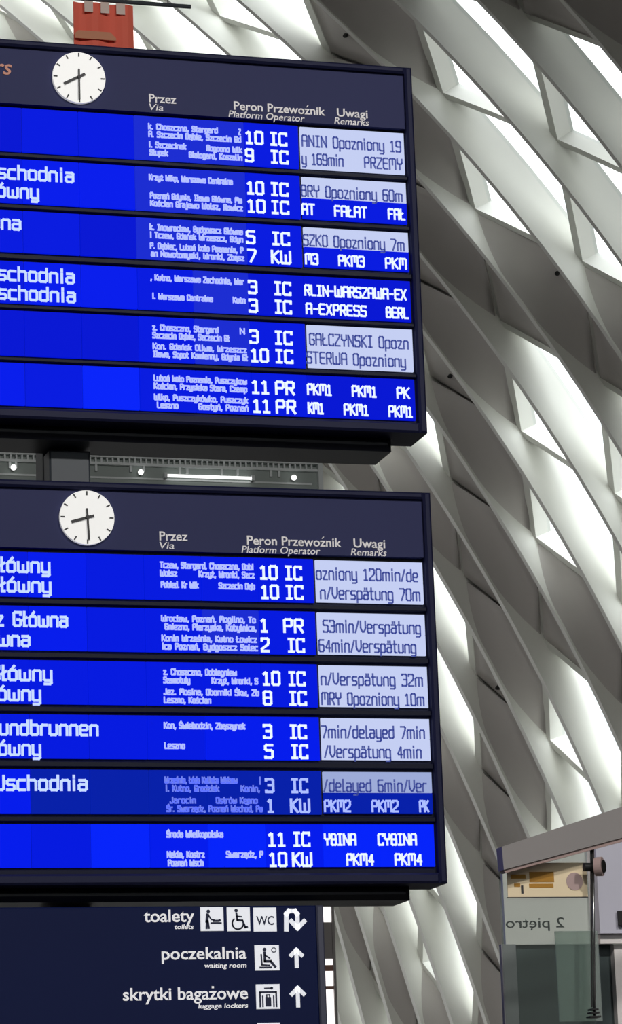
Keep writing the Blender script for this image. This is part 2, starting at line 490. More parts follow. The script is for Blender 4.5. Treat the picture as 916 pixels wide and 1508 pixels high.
# ------------------------------------------------------------------ the leaning lattice wall
NODES = {(2, 1): (814, 204), (2, 0): (854, 382), (2, -1): (879, 562), (2, -2): (899, 725), (2, 2): (774, 30), (1, 0): (650, 134), (1, -1): (697, 306), (1, -2): (733, 473),
         (1, -3): (765, 634), (1, -4): (788, 792), (1, -5): (802, 946), (1, -6): (809, 1093), (0, -1): (476, 79), (0, -3): (594, 402), (0, -4): (627, 557), (0, -5): (656, 703),
         (0, -6): (681, 850), (0, -7): (695, 992), (0, -8): (702, 1130), (0, -9): (705, 1264), (0, -10): (702, 1394), (-1, -2): (323, 25), (-1, -11): (623, 1286), (-1, -12): (620, 1414),
         (-2, -13): (546, 1318), (-2, -14): (546, 1448), (-3, -15): (490, 1344)}


def basis(c, k):
    c = c / 3.0; k = (k + 6) / 7.0
    return np.array([c ** i * k ** j for i in range(3) for j in range(4 - i)])


COEF = np.linalg.lstsq(np.array([basis(*k) for k in NODES]), np.array([NODES[k] for k in NODES], float), rcond=None)[0]


def surf0(c, k):
    px, py = basis(c, k) @ COEF
    x = (px - 650) / 75.0; y = (754 - py) / 75.0
    x = max(-14, min(12, x)); y = max(-14, min(16, y))
    z = 64 - 0.65 * x - (0.25 * y + 0.0136 * y * y)
    return deep(px, py, z)


def frame(c, k):
    e = 0.05
    p = surf0(c, k)
    a = surf0(c + e, k) - surf0(c - e, k)
    b = surf0(c, k + e) - surf0(c, k - e)
    n = np.cross(a, b); n /= np.linalg.norm(n)
    if n @ (p - CAM) < 0: n = -n
    return p, n, a / np.linalg.norm(a), b / np.linalg.norm(b)


def surf(c, k, w=0.0):
    p, n, _, _ = frame(c, k)
    return p + n * w


def inview(c, k, mx=330, my=420):
    px, py = basis(c, k) @ COEF
    return -mx < px < 916 + mx and -my < py < 1508 + my


def hidden(c, k):                                   # fully behind the boards and the sign
    px, py = basis(c, k) @ COEF
    return px < -250


W_CREST, W_GLASS, W_ROOT = -0.76, 0.52, 0.66
CR, KR = range(-5, 4), range(-18, 6)


def glazed(c, k):
    """(small upper triangle, long lower triangle) of the cell"""
    m = (k - c + 1) % 3
    if c == 0: return (False, False)
    return {0: (True, True), 2: (True, False), 1: (False, True)}[m]


cells = [(c, k) for c in CR for k in KR if any(inview(c + i, k + j) for i in (0, 1) for j in (0, 1)) and not all(hidden(c + i, k + j) for i in (0, 1) for j in (0, 1))]
cellset = set(cells)


def sweep(mb, pts, half, w0f, w1):
    """plate standing on the surface along the listed (c, k) points"""
    ring = []
    n = len(pts)
    for i, (c, k) in enumerate(pts):
        p, nn, _, _ = frame(c, k)
        q0 = surf0(*pts[max(0, i - 1)]); q1 = surf0(*pts[min(n - 1, i + 1)])
        t = q1 - q0; t /= np.linalg.norm(t)
        s = np.cross(nn, t); s /= np.linalg.norm(s)
        w0 = w0f(i)
        ring.append([p + nn * w0 - s * half, p + nn * w0 + s * half, p + nn * w1 + s * half, p + nn * w1 - s * half])
    base = []
    for r in ring: base += r
    fs = [(3, 2, 1, 0)]
    for i in range(n - 1):
        o = i * 4
        fs += [(o + j, o + (j + 1) % 4, o + 4 + (j + 1) % 4, o + 4 + j) for j in range(4)]
    o = (n - 1) * 4
    fs.append((o, o + 1, o + 2, o + 3))
    mb.add(base, fs)


wall = tag(thing('wall_right', surf(0, -7)), kind='structure')
SUB = 6
for k in range(min(KR), max(KR) + 2):               # long deep ribs
    cs = [c for c in CR if (c, k) in cellset or (c, k - 1) in cellset]
    if not cs: continue
    pts = [(min(cs) + i / SUB, k) for i in range((max(cs) + 1 - min(cs)) * SUB + 1)]
    mb = MB(); sweep(mb, pts, 0.036, lambda i: W_CREST, W_ROOT)
    mb.build('rib', M['lattice'], wall)


def isf(c, k, up):
    if (c, k) not in cellset: return True
    return not glazed(c, k)[0 if up else 1]


for c in range(min(CR), max(CR) + 2):               # arches
    ks = sorted(k for k in KR if (c, k) in cellset or (c - 1, k) in cellset)
    if not ks: continue
    pts = []; lev = []
    for k in range(ks[0], ks[-1] + 1):
        ff = isf(c, k, True) and isf(c - 1, k, False)
        for i in range(SUB):
            pts.append((c, k + i / SUB)); lev.append(-0.0 if not ff else 0.07)
    pts.append((c, ks[-1] + 1)); lev.append(lev[-1])
    mb = MB(); sweep(mb, pts, 0.07, lambda i: lev[i], W_ROOT)
    mb.build('arch_rib', M['lattice'], wall)
for d in range(-25, 25):                            # braces: k - c = d
    cs = sorted(c for c in CR if (c, c + d) in cellset)
    if not cs: continue
    pts = []; lev = []
    for c in range(cs[0], cs[-1] + 1):
        ff = isf(c, c + d, True) and isf(c, c + d, False)
        for i in range(SUB):
            pts.append((c + i / SUB, c + d + i / SUB)); lev.append(0.0 if not ff else 0.165)
    pts.append((cs[-1] + 1, cs[-1] + 1 + d)); lev.append(lev[-1])
    mb = MB(); sweep(mb, pts, 0.05, lambda i: lev[i], W_ROOT)
    mb.build('brace_rib', M['lattice'], wall)


def tri_panel(mb, V3, lift, thick, e, n=9):
    """curved triangular panel between three (c, k) corners"""
    idx = {}; vs = []; fs = []
    for side in (0, 1):
        for i in range(n + 1):
            for j in range(n + 1 - i):
                b = np.array([i, j, n - i - j], float) / n
                b = b * (1 - 3 * e) + e
                c = sum(b[q] * V3[q][0] for q in range(3)); k = sum(b[q] * V3[q][1] for q in range(3))
                w = lift(b) + side * thick
                idx[(side, i, j)] = len(vs)
                vs.append(surf(c, k, w))
    for i in range(n):
        for j in range(n - i):
            for side in (0, 1):
                a = (idx[(side, i, j)], idx[(side, i + 1, j)], idx[(side, i, j + 1)])
                fs.append(a if side else a[::-1])
                if j < n - i - 1:
                    a = (idx[(side, i + 1, j)], idx[(side, i + 1, j + 1)], idx[(side, i, j + 1)])
                    fs.append(a if side else a[::-1])
    edges = [[(i, 0) for i in range(n + 1)], [(0, j) for j in range(n + 1)], [(i, n - i) for i in range(n + 1)]]
    for ed in edges:
        for p, q in zip(ed[:-1], ed[1:]):
            fs.append((idx[(0, *p)], idx[(0, *q)], idx[(1, *q)], idx[(1, *p)]))
    mb.add(vs, fs)


strips = {}
wn = 2
for (c, k) in cells:
    gu, gd = glazed(c, k)
    up = [(c, k), (c, k + 1), (c + 1, k + 1)]
    dn = [(c, k), (c + 1, k), (c + 1, k + 1)]
    for tri, g, kind in ((up, gu, 'up'), (dn, gd, 'dn')):
        if g:
            w = tag(thing('window_%d' % wn, surf(sum(t[0] for t in tri) / 3, sum(t[1] for t in tri) / 3, W_GLASS)), kind='structure'); wn += 1
            mb = MB(); tri_panel(mb, tri, lambda b: W_GLASS, 0.03, 0.0, 2); mb.build('pane', M['pane'], w)
            mb = MB()
            for a in range(3):
                b_ = (a + 1) % 3
                o = 3 - a - b_
                def P(ia, ib, io, w_):
                    bb = [0, 0, 0]; bb[a] = ia; bb[b_] = ib; bb[o] = io
                    return surf(sum(bb[q] * tri[q][0] for q in range(3)), sum(bb[q] * tri[q][1] for q in range(3)), w_)
                s = 0.02
                for h in range(4):
                    f0, f1 = h / 4, (h + 1) / 4
                    g0 = [(1 - f) for f in (f0, f1)]
                    A = [P(1 - f0, f0, 0, W_GLASS - 0.06), P(1 - f1, f1, 0, W_GLASS - 0.06), P((1 - f1) * (1 - 3 * s) + s, f1 * (1 - 3 * s) + s, s, W_GLASS - 0.06), P((1 - f0) * (1 - 3 * s) + s, f0 * (1 - 3 * s) + s, s, W_GLASS - 0.06)]
                    Bq = [P(1 - f0, f0, 0, W_GLASS - 0.005), P(1 - f1, f1, 0, W_GLASS - 0.005), P((1 - f1) * (1 - 3 * s) + s, f1 * (1 - 3 * s) + s, s, W_GLASS - 0.005), P((1 - f0) * (1 - 3 * s) + s, f0 * (1 - 3 * s) + s, s, W_GLASS - 0.005)]
                    mb.hexa(A, Bq)
            mb.build('window_frame', M['alu'], w)
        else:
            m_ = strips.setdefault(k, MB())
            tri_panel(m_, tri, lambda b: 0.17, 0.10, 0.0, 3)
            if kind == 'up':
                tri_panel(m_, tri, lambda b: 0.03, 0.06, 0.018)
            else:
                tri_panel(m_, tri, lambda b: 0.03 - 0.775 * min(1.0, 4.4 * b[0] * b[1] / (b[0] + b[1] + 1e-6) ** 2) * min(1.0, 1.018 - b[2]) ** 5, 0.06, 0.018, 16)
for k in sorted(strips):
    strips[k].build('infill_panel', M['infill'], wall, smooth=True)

# ------------------------------------------------------------------ departures boards
YB = 16.0                                            # face plane of the boards
RX = 5.30                                            # right edge
LX = 0.55                                            # left edge (beyond the frame of the photo)
CELL = 0.3225
CX0 = 2.991
DZ = -2.557


def bx(px, py):
    return at(px, py, YB)[0]


BOARD1 = dict(dz=0.0, clock=((95, 124), (123, 111), (116, 147)), rows=[
    dict(dest=[None, None], via=[[('k. Choszczno, Stargard', 219, 322, 0), ('Z', 352, 356, 0), ('A. Szczecin Dąbie, Szczecin Gd', 219, 356, 1)], [('i. Szczecinek', 219, 275, 0), ('Rogoźno Wlk', 304, 357, 0), ('Słupsk', 220, 248, 1), ('Białogard, Koszalin', 278, 357, 1)]],
         plat=[('10', 362, 389), ('9', 361, 374)], op=[('IC', 398, 424), ('IC', 398, 425)], rem=[(1, [('ANIN Opozniony 19', 445, 592)]), (1, [('y 169min', 444, 506), ('PRZEMY', 536, 593)])]),
    dict(dest=[('Wschodnia', -24, 110), ('Główny', -30, 58)], via=[[('Krzyż Wlkp, Warszawa Centralna', 220, 344, 0)], [('Poznań Gdynia, Iława Główna, Ma', 221, 357, 0), ('Kościan Grajewo Wolsz, Rawicz', 221, 358, 1)]],
         plat=[('10', 364, 390), ('10', 364, 391)], op=[('IC', 399, 426), ('IC', 399, 426)], rem=[(1, [('BRY Opozniony 60m', 444, 594)]), (0, [('AT', 444, 464), ('FAŁAT', 492, 541), ('FAŁ', 571, 597)])]),
    dict(dest=[('wna', -18, 32), None], via=[[('k. Inowrocław, Bydgoszcz Główna', 221, 359, 0), ('i Tczew, Gdańsk Wrzeszcz, Gdyn', 221, 359, 1)], [('P. Dębiec, Luboń koło Poznania, P', 221, 359, 0), ('an Nowotomyski, Wronki, Zbąsz', 222, 360, 1)]],
         plat=[('5', 363, 377), ('7', 364, 378)], op=[('IC', 401, 428), ('KW', 399, 429)], rem=[(1, [('SZKO Opozniony 7m', 447, 597)]), (0, [('M3', 449, 469), ('PKM3', 498, 537), ('PKM', 567, 599)])]),
    dict(dest=[('Wschodnia', -24, 111), ('Wschodnia', -24, 112)], via=[[(', Kutno, Warszawa Zachodnia, War', 222, 361, 0)], [('i. Warszawa Centralna', 224, 314, 0), ('Kutn', 343, 362, 0)]],
         plat=[('3', 366, 380), ('3', 366, 380)], op=[('IC', 404, 430), ('IC', 404, 430)], rem=[(0, [('RLIN-WARSZAWA-EX', 449, 600)]), (0, [('A-EXPRESS', 450, 540), ('BERL', 568, 602)])]),
    dict(dest=[None, None], via=[[('z. Choszczno, Stargard', 225, 323, 0), ('N', 354, 362, 0), ('Szczecin Dąbie, Szczecin Gł', 225, 339, 1)], [('Kon. Gdańsk Oliwa, Wrzeszcz', 225, 364, 0), ('Iława, Sopot Kamienny, Gdynia Gł', 225, 365, 1)]],
         plat=[('3', 368, 382), ('10', 369, 396)], op=[('IC', 405, 432), ('IC', 405, 432)], rem=[(1, [('GAŁCZYNSKI Opozn', 456, 603)]), (1, [('STERWA Opozniony', 451, 598)])]),
    dict(dest=[None, None], via=[[('Luboń koło Poznania, Puszczykow', 227, 365, 0), ('Kościan, Przysieka Stara, Czemp', 227, 365, 1)], [('Wlkp, Puszczykówko, Puszczyk', 227, 366, 0), ('Leszno', 231, 263, 1), ('Gostyń, Poznań', 292, 366, 1)]],
         plat=[('11', 371, 398), ('11', 372, 399)], op=[('PR', 406, 435), ('PR', 406, 436)], rem=[(0, [('PKM1', 453, 490), ('PKM1', 519, 556), ('PK', 585, 605)]), (0, [('KM1', 453, 477), ('PKM1', 506, 543), ('PKM1', 572, 608)])]),
], tops=[6.155, 5.851, 5.547, 5.25, 4.965, 4.664], hs=[.262, .262, .245, .245, .262, .245],
    shade=[[0, 1, 1, 4, 4, 1, 0, 0], [1, 2, 2, 4, 4, 1, 1, 1], [1, 1, 0, 4, 4, 1, 1, 1], [1, 2, 2, 1, 4, 0, 0, 0], [0, 0, 0, 1, 4, 1, 0, 0], [2, 1, 3, 1, 1, 1, 0, 0]])
BOARD2 = dict(dz=DZ, clock=((106, 769), (136, 761), (130, 795)), rows=[
    dict(dest=[('Główny', -16, 75), ('Główny', -16, 76)], via=[[('Tczew, Stargard, Choszczno, Dobi', 236, 375, 0), ('Wolsz', 236, 262, 1), ('Krzyż, Wronki, Szcz', 293, 376, 1)], [('Pobied. Kr Wlk', 237, 293, 0), ('Szczecin Dąb', 322, 376, 0)]],
         plat=[('10', 383, 410), ('10', 384, 411)], op=[('IC', 420, 446), ('IC', 420, 447)], rem=[(1, [('ozniony 120min/de', 466, 617)]), (1, [('n/Verspätung 70m', 471, 619)])]),
    dict(dest=[('z Główna', -6, 101), ('wna', -4, 45)], via=[[('Wrocław, Poznań, Mogilno, To', 238, 378, 0), ('Gniezno, Pierzyska, Kobylnica,', 243, 379, 1)], [('Konin Września, Kutno Łowicz', 238, 379, 0), ('ica Poznań, Bydgoszcz Solec', 238, 380, 1)]],
         plat=[('1', 384, 396), ('2', 384, 397)], op=[('PR', 418, 448), ('IC', 423, 449)], rem=[(1, [('53min/Verspätung', 476, 621)]), (1, [('64min/Verspätung', 469, 613)])]),
    dict(dest=[('Główny', -14, 78), ('ówny', -4, 61)], via=[[('z. Choszczno, Dobiegniew', 241, 350, 0), ('Szamotuły', 241, 281, 1), ('Krzyż, Wronki, S', 312, 381, 1)], [('Jez. Mosina, Oborniki Śkw, Zb', 241, 382, 0), ('Leszno, Kościan', 241, 311, 1)]],
         plat=[('10', 387, 414), ('8', 387, 401)], op=[('IC', 425, 451), ('IC', 425, 452)], rem=[(1, [('n/Verspätung 32m', 473, 624)]), (1, [('MRY Opozniony 10m', 473, 625)])]),
    dict(dest=[('undbrunnen', -1, 146), ('ówny', -3, 61)], via=[[('Kon, Świebodzin, Zbąszynek', 242, 363, 0)], [('Leszno', 242, 273, 0)]],
         plat=[('3', 388, 402), ('5', 389, 403)], op=[('IC', 427, 453), ('IC', 428, 454)], rem=[(1, [('7min/delayed 7min', 474, 627)]), (1, [('/Verspätung 4min', 477, 621)])]),
    dict(dest=[('Wschodnia', -13, 130), None], via=[[('Września, Łódź Kaliska Widzew', 243, 351, 0), ('|', 382, 386, 0), ('i. Kutno, Grodzisk', 244, 324, 1), ('Konin,', 355, 384, 1)], [('Jarocin', 250, 289, 0), ('Ostrów Kępno', 318, 380, 0), ('Śr. Swarzędz, Poznań Wschod, Po', 245, 387, 1)]],
         plat=[('3', 391, 405), ('1', 393, 404)], op=[('IC', 429, 455), ('KW', 427, 457)], rem=[(1, [('/delayed 6min/Ver', 477, 630)]), (0, [('PKM2', 477, 517), ('PKM2', 547, 587), ('PK', 617, 632)])]),
    dict(dest=[None, None], via=[[('Środa Wielkopolska', 246, 330, 0)], [('Nekla, Kostrz', 246, 302, 0), ('Swarzędz, P', 333, 388, 0), ('Poznań Wsch', 247, 300, 1)]],
         plat=[('11', 395, 422), ('10', 396, 423)], op=[('IC', 432, 458), ('KW', 430, 460)], rem=[(0, [('YBINA', 478, 526), ('CYBINA', 557, 615)]), (0, [('PKM4', 510, 551), ('PKM4', 581, 622)])]),
], tops=[3.598, 3.299, 3.002, 2.706, 2.408, 2.114], hs=[.25, .245, .242, .242, .242, .236],
    shade=[[1, 2, 1, 1, 1, 1, 1, 1], [1, 2, 1, 1, 4, 1, 1, 1], [1, 1, 1, 1, 1, 1, 0, 0], [1, 1, 1, 1, 2, 2, 1, 1], [2, 5, 5, 5, 5, 5, 5, 5], [2, 1, 3, 2, 3, 2, 3, 3]])


def make_board(B, label, upper):
    pz = B['dz']                                     # offset against the upper board
    dz = pz + EYE
    root = thing('departures_board', (3.0, YB + 0.2, 4.30 + dz), label, 'departures board', 'departures boards stacked on one post')
    ztop, zbot = 6.551 + dz, 4.342 + dz
    ytilt = YB
    # frame: four bars with chamfered front edges around the display face
    mb = MB()
    mb.box(RX - 0.045, RX, YB - 0.02, YB + 0.30, zbot, ztop, 0.012)
    mb.box(LX, LX + 0.045, YB - 0.02, YB + 0.30, zbot, ztop, 0.012)
    mb.box(LX + 0.045, RX - 0.045, YB - 0.02, YB + 0.30, ztop - 0.04, ztop, 0.012)
    mb.box(LX + 0.045, RX - 0.045, YB - 0.02, YB + 0.30, zbot, zbot + 0.058, 0.012)
    mb.build('frame', M['housing'], root)
    mb = MB(); mb.box(LX + 0.045, RX - 0.045, YB + 0.06, YB + 0.30, zbot + 0.058, ztop - 0.04)
    mb.build('back_panel', M['chassis'], root)
    mb = MB(); mb.box(LX + 0.3, RX - 0.17, YB + 0.12, YB + 0.46, zbot - 0.075, zbot, 0.03)
    mb.build('chassis', M['chassis'], root)
    hz0 = 6.178 + dz
    mb = MB(); mb.box(LX + 0.046, RX - 0.046, YB + 0.012, YB + 0.06, hz0, ztop - 0.041)
    head = mb.build('header_panel', M['header'], root)
    # header lettering (measured on the upper board, same layout below)
    yA, yB_ = YB + 0.006, YB + 0.013
    def hz(px, py): return at(px, py, YB)
    def put(s, xa, xb, ya, cap, shear=0.0, bold=0.012):
        a = hz(xa, ya); b = hz(xb, ya)
        mb = MB()
        print_text(mb, s, a[0], b[0], a[2] + pz, cap, yA, yB_, shear, bold)
        mb.build('lettering', M['salmon_print' if s == 'rs' else 'white_print'], head)
    put('Przez', 220, 260, 149.5, 0.052)
    put('Via', 220, 241, 161, 0.04, 0.2, 0.004)
    put('Peron Przewoźnik', 345, 479, 160.5, 0.052)
    put('Platform Operator', 337, 449, 171.5, 0.042, 0.2, 0.004)
    put('Uwagi', 497, 542, 170.5, 0.052)
    put('Remarks', 493, 544, 181.5, 0.042, 0.2, 0.004)
    if upper:
        put('rs', -8, 18, 107.5, 0.095, 0.25, 0.01)
    # clock
    c = np.array([3.3195, 0, 6.350 + dz]); rad = 0.152
    mb = MB(); mb.disc(c[0], c[2], rad, YB - 0.012, YB + 0.012, 64)
    ck = mb.build('clock_face', M['dial'], root)
    mb = MB()
    for i in range(12):
        a = math.pi * i / 6
        s, t = math.sin(a), math.cos(a)
        mb.stroke([(c[0] + s * rad * 0.84, c[2] + t * rad * 0.84), (c[0] + s * rad * 0.95, c[2] + t * rad * 0.95)], 0.008, YB - 0.0145, YB - 0.012)
    mb.build('hour_marks', M['hand'], ck)
    hp, ht, mp = B['clock']
    P = lambda q: (at(*q, YB)[0], at(*q, YB)[2])
    mb = MB(); mb.stroke([P(ht), P(hp)], 0.016, YB - 0.019, YB - 0.0145); mb.build('hour_hand', M['hand'], ck)
    mb = MB(); mb.stroke([(c[0] - 0.002, c[2] + 0.045), P(mp)], 0.011, YB - 0.024, YB - 0.019); mb.build('minute_hand', M['hand'], ck)
    mb = MB(); mb.disc(c[0], c[2], 0.011, YB - 0.028, YB - 0.024, 20); mb.build('hub', M['hand'], ck)
    # rows
    for ri, r in enumerate(B['rows']):
        zt = B['tops'][ri] + EYE; h = B['hs'][ri]; zb = zt - h
        nxt = B['tops'][ri + 1] + EYE if ri < 5 else zbot + 0.058
        mb = MB()
        xr = RX - 0.046
        mb.box(LX + 0.046, xr, YB + 0.03, YB + 0.06, nxt + 0.001, zt)
        mb.box(LX + 0.046, xr, YB + 0.006, YB + 0.03, nxt + 0.001 + 0.2 * (zb - nxt), zb - 0.2 * (zb - nxt) - 0.001, 0.004) if ri < 5 else None
        row = mb.build('display_row', M['rowbar'], root)
        zc = zt - h / 2
        def xat(px): return at(px, PYOF(px, zc), YB)[0]
        def PYOF(px, z):
            lo, hi = -300.0, 1900.0
            for _ in range(40):
                m = (lo + hi) / 2
                if at(px, m, YB)[2] > z: lo = m
                else: hi = m
            return (lo + hi) / 2
        x = CX0
        n0 = -int((CX0 - LX) / CELL)
        inv = [bool(q[0]) for q in r['rem']]
        for i in range(n0, 7):
            a, b = CX0 + i * CELL, CX0 + (i + 1) * CELL
            b = min(b, xr - 0.012)
            si = B['shade'][ri][max(0, min(7, i + 1))]
            g = 0.0022 if i < 4 else 0.0012
            if i >= 5 and any(inv):
                for li in range(2):
                    z1 = zt - li * h / 2 - (0.006 if li == 0 else 0.001); z0 = z1 - h / 2 + 0.007
                    mb = MB(); mb.box(a + 0.0008 + (0.012 if i == 5 else 0), b - 0.0008, YB + 0.012, YB + 0.03, z0, z1)
                    m_ = (PALE_DIM if (ri == 4 and pz) else PALE) if inv[li] else BLUES[si]
                    mb.build('remarks_panel' if inv[li] else 'lcd_panel', m_, row)
            else:
                mb = MB(); mb.box(a + g, b - g, YB + 0.012, YB + 0.03, zb + 0.002, zt - 0.002)
                mb.build('lcd_panel', BLUES[si], row)
        dim = ri == 4 and pz != 0
        y0, y1 = YB + 0.008, YB + 0.0122
        b1, b2 = zt - 0.133, zt - 0.242
        if h < 0.255: b1, b2 = zt - 0.126, zt - 0.236
        cap = 0.084
        mbs = []
        def word(n, *a):
            q = MB(); lcd_text(q, *a); mbs.append((n, q))
        for li, zl in ((0, b1), (1, b2)):
            if r['dest'][li]:
                s, a, b = r['dest'][li]
                word('destination_lettering', s, xat(a), xat(b), zl + 0.006, 0.088, 0.0142, y0, y1)
            for s, a, b, sub in r['via'][li]:
                z2 = zl + (0.048 if sub == 0 else 0.002)
                word('via_lettering', s, xat(a), xat(b), z2 + 0.003, 0.039, 0.0082, y0, y1)
            s, a, b = r['plat'][li]; word('platform_number', s, xat(a), xat(b), zl, cap, 0.0138, y0, y1)
            s, a, b = r['op'][li]; word('operator_code', s, xat(a), xat(b), zl, cap, 0.0138, y0, y1)
            iv, items = r['rem'][li]
            for s, a, b in items:
                word('remarks_dark_lettering' if iv else 'remarks_lettering', s, xat(a), xat(b), zl + (0.006 if iv else 0.006), 0.074 if iv else 0.07, 0.009 if iv else 0.0108, y0, y1)
        mm = {'destination_lettering': M['lcd_dest'], 'via_lettering': M['lcd_via_dim'] if dim else M['lcd_via'], 'platform_number': M['lcd_text_dim'] if dim else M['lcd_text'],
              'operator_code': M['lcd_text_dim'] if dim else M['lcd_text'], 'remarks_lettering': M['lcd_text_dim'] if dim else M['lcd_text'], 'remarks_dark_lettering': M['lcd_dark']}
        for n, q in mbs:
            if q.v: q.build('remarks_lettering' if n == 'remarks_dark_lettering' else n, mm[n], row)
    return root


make_board(BOARD1, 'upper blue departures board with white round clock, hung above the other board', True)
make_board(BOARD2, 'lower blue departures board with white round clock, directly above the navy direction sign', False)

# ------------------------------------------------------------------ post that carries boards and sign
a = at(72, 680, YB + 0.31); b = at(133, 680, YB + 0.31)
post = thing('support_post', ((a[0] + b[0]) / 2, YB + 0.5, 0), 'dark grey square steel post showing in the gap between the two boards', 'post')
mb = MB(); mb.box(a[0], b[0], YB + 0.472, YB + 0.70, 0.03, 7.8, 0.02); mb.build('shaft', M['post'], post)
mb = MB(); mb.box(a[0] - 0.15, b[0] + 0.15, YB + 0.34, YB + 0.85, 0.0, 0.03, 0.01); mb.build('base_plate', M['chassis'], post)
for z in (7.5, 6.3, 5.0, 3.9):
    mb = MB(); mb.box(a[0] - 0.3, b[0] + 0.3, YB + 0.302, YB + 0.472, z - 0.05, z + 0.05); mb.build('bracket', M['chassis'], post)
mb = MB(); mb.box(a[0] + 0.002, b[0] - 0.002, YB + 0.302, YB + 0.47, 5.65, 5.90, 0.01); mb.build('cover_plate', M['post'], post)

# ------------------------------------------------------------------ wayfinding sign
YS = YB + 0.10
sx = lambda px, py: at(px, py, YS)
xr = sx(468, 1420)[0]
ztop = 3.33
sign = thing('direction_sign', (3.2, YS + 0.1, 1.0), 'navy direction sign with white words, pictograms and arrows under the lower board', 'sign')
mb = MB(); mb.box(1.0, xr, YS, YS + 0.12, 1.0, ztop, 0.006); pan = mb.build('panel', M['sign'], sign)
mb = MB(); mb.box(xr + 0.001, xr + 0.042, YS - 0.006, YS + 0.13, 1.0, ztop, 0.008); mb.build('edge_profile', M['sign_edge'], sign)
ya, yb = YS - 0.004, YS + 0.001


def stext(mb, s, l, r_, y, cap, bold=0.01, shear=0.0):
    p, q = sx(l, y), sx(r_, y)
    print_text(mb, s, p[0], q[0], (p[2] + q[2]) / 2, cap, ya, yb, shear, bold)


for word, l, r_, y, sub, l2, r2, y2 in (('toalety', 212, 286, 1357.5, 'toilets', 257, 285, 1368), ('poczekalnia', 238, 363, 1412.5, 'waiting room', 301, 363, 1425), ('skrytki bagażowe', 181, 365, 1472, 'luggage lockers', 292, 365, 1484.5)):
    mb = MB(); stext(mb, word, l, r_, y, 0.068, 0.014); mb.build('lettering', M['sign_print'], pan)
    mb = MB(); stext(mb, sub, l2, r2, y2, 0.026, 0.012, 0.15)
    mb.build('lettering', M['sign_print'], pan)


def tile(l, r_, t, b):
    p, q = sx(l, (t + b) / 2), sx(r_, (t + b) / 2)
    zc = (sx(l, t)[2] + sx(l, b)[2] + sx(r_, t)[2] + sx(r_, b)[2]) / 4
    s = q[0] - p[0]
    mb = MB(); mb.box(p[0], q[0], YS - 0.005, YS + 0.001, zc - s / 2, zc + s / 2, 0.002)
    o = mb.build('pictogram_tile', M['tile'], sign)
    def U(x, z): return (p[0] + s * x, zc - s / 2 + s * z)
    return o, U, s


yp, yq = YS - 0.0075, YS - 0.005
o, U, s = tile(295, 329, 1335, 1372)                # baby changing
mb = MB(); mb.disc(*U(.34, .82), s * .075, yp, yq, 20)
mb.stroke([U(.30, .68), U(.27, .40)], s * .13, yp, yq); mb.stroke([U(.27, .42), U(.25, .12)], s * .09, yp, yq); mb.stroke([U(.31, .42), U(.35, .12)], s * .08, yp, yq)
mb.stroke([U(.34, .66), U(.46, .48), U(.58, .46)], s * .06, yp, yq); mb.stroke([U(.45, .33), U(.88, .33)], s * .07, yp, yq)
mb.stroke([U(.56, .42), U(.76, .42)], s * .09, yp, yq); mb.disc(*U(.82, .44), s * .055, yp, yq, 16); mb.build('pictogram', M['picto'], o)
o, U, s = tile(334, 368, 1335.5, 1372)              # wheelchair
mb = MB(); mb.disc(*U(.40, .86), s * .075, yp, yq, 20)
mb.stroke([U(.41, .74), U(.44, .46), U(.66, .44), U(.78, .16), U(.86, .18)], s * .085, yp, yq); mb.stroke([U(.42, .62), U(.62, .60)], s * .06, yp, yq)
mb.stroke([U(.46 + .24 * math.cos(t), .32 + .24 * math.sin(t)) for t in [math.radians(130 + i * 20) for i in range(12)]], s * .065, yp, yq); mb.build('pictogram', M['picto'], o)
o, U, s = tile(373, 407, 1336, 1372.5)              # WC
mb = MB(); print_text(mb, 'WC', U(.12, 0)[0], U(.88, 0)[0], U(0, .28)[1], s * .38, yp, yq, 0, 0.012); mb.build('pictogram', M['picto'], o)
o, U, s = tile(375, 411, 1392, 1429)                # waiting room: seated person, clock
mb = MB(); mb.disc(*U(.40, .82), s * .075, yp, yq, 20)
mb.stroke([U(.40, .70), U(.40, .36), U(.64, .36), U(.82, .14)], s * .10, yp, yq); mb.stroke([U(.40, .60), U(.60, .48)], s * .06, yp, yq)
mb.stroke([U(.26, .62), U(.28, .22), U(.58, .20)], s * .06, yp, yq); mb.stroke([U(.20, .12), U(.66, .12)], s * .07, yp, yq)
mb.stroke([U(.78 + .09 * math.cos(t), .80 + .09 * math.sin(t)) for t in [i * math.pi / 6 for i in range(13)]], s * .03, yp, yq); mb.build('pictogram', M['picto'], o)
o, U, s = tile(377, 412, 1449.5, 1486)              # lockers: case in a locker under a key
mb = MB(); mb.stroke([U(.16, .10), U(.16, .68), U(.84, .68), U(.84, .10)], s * .07, yp, yq)
mb.prism([U(.38, .10), U(.62, .10), U(.62, .48), U(.38, .48)], yp, yq); mb.stroke([U(.44, .48), U(.44, .57), U(.56, .57), U(.56, .48)], s * .05, yp, yq)
mb.stroke([U(.27, .10), U(.27, .52)], s * .06, yp, yq); mb.stroke([U(.73, .10), U(.73, .52)], s * .06, yp, yq)
mb.stroke([U(.36, .84), U(.62, .84)], s * .05, yp, yq); mb.disc(*U(.66, .84), s * .06, yp, yq, 16); mb.build('pictogram', M['picto'], o)
o, U, s = tile(379, 413, 1506, 1542)
mb = MB(); mb.stroke([U(.2, .5), U(.8, .5)], s * .1, yp, yq); mb.build('pictogram', M['picto'], o)


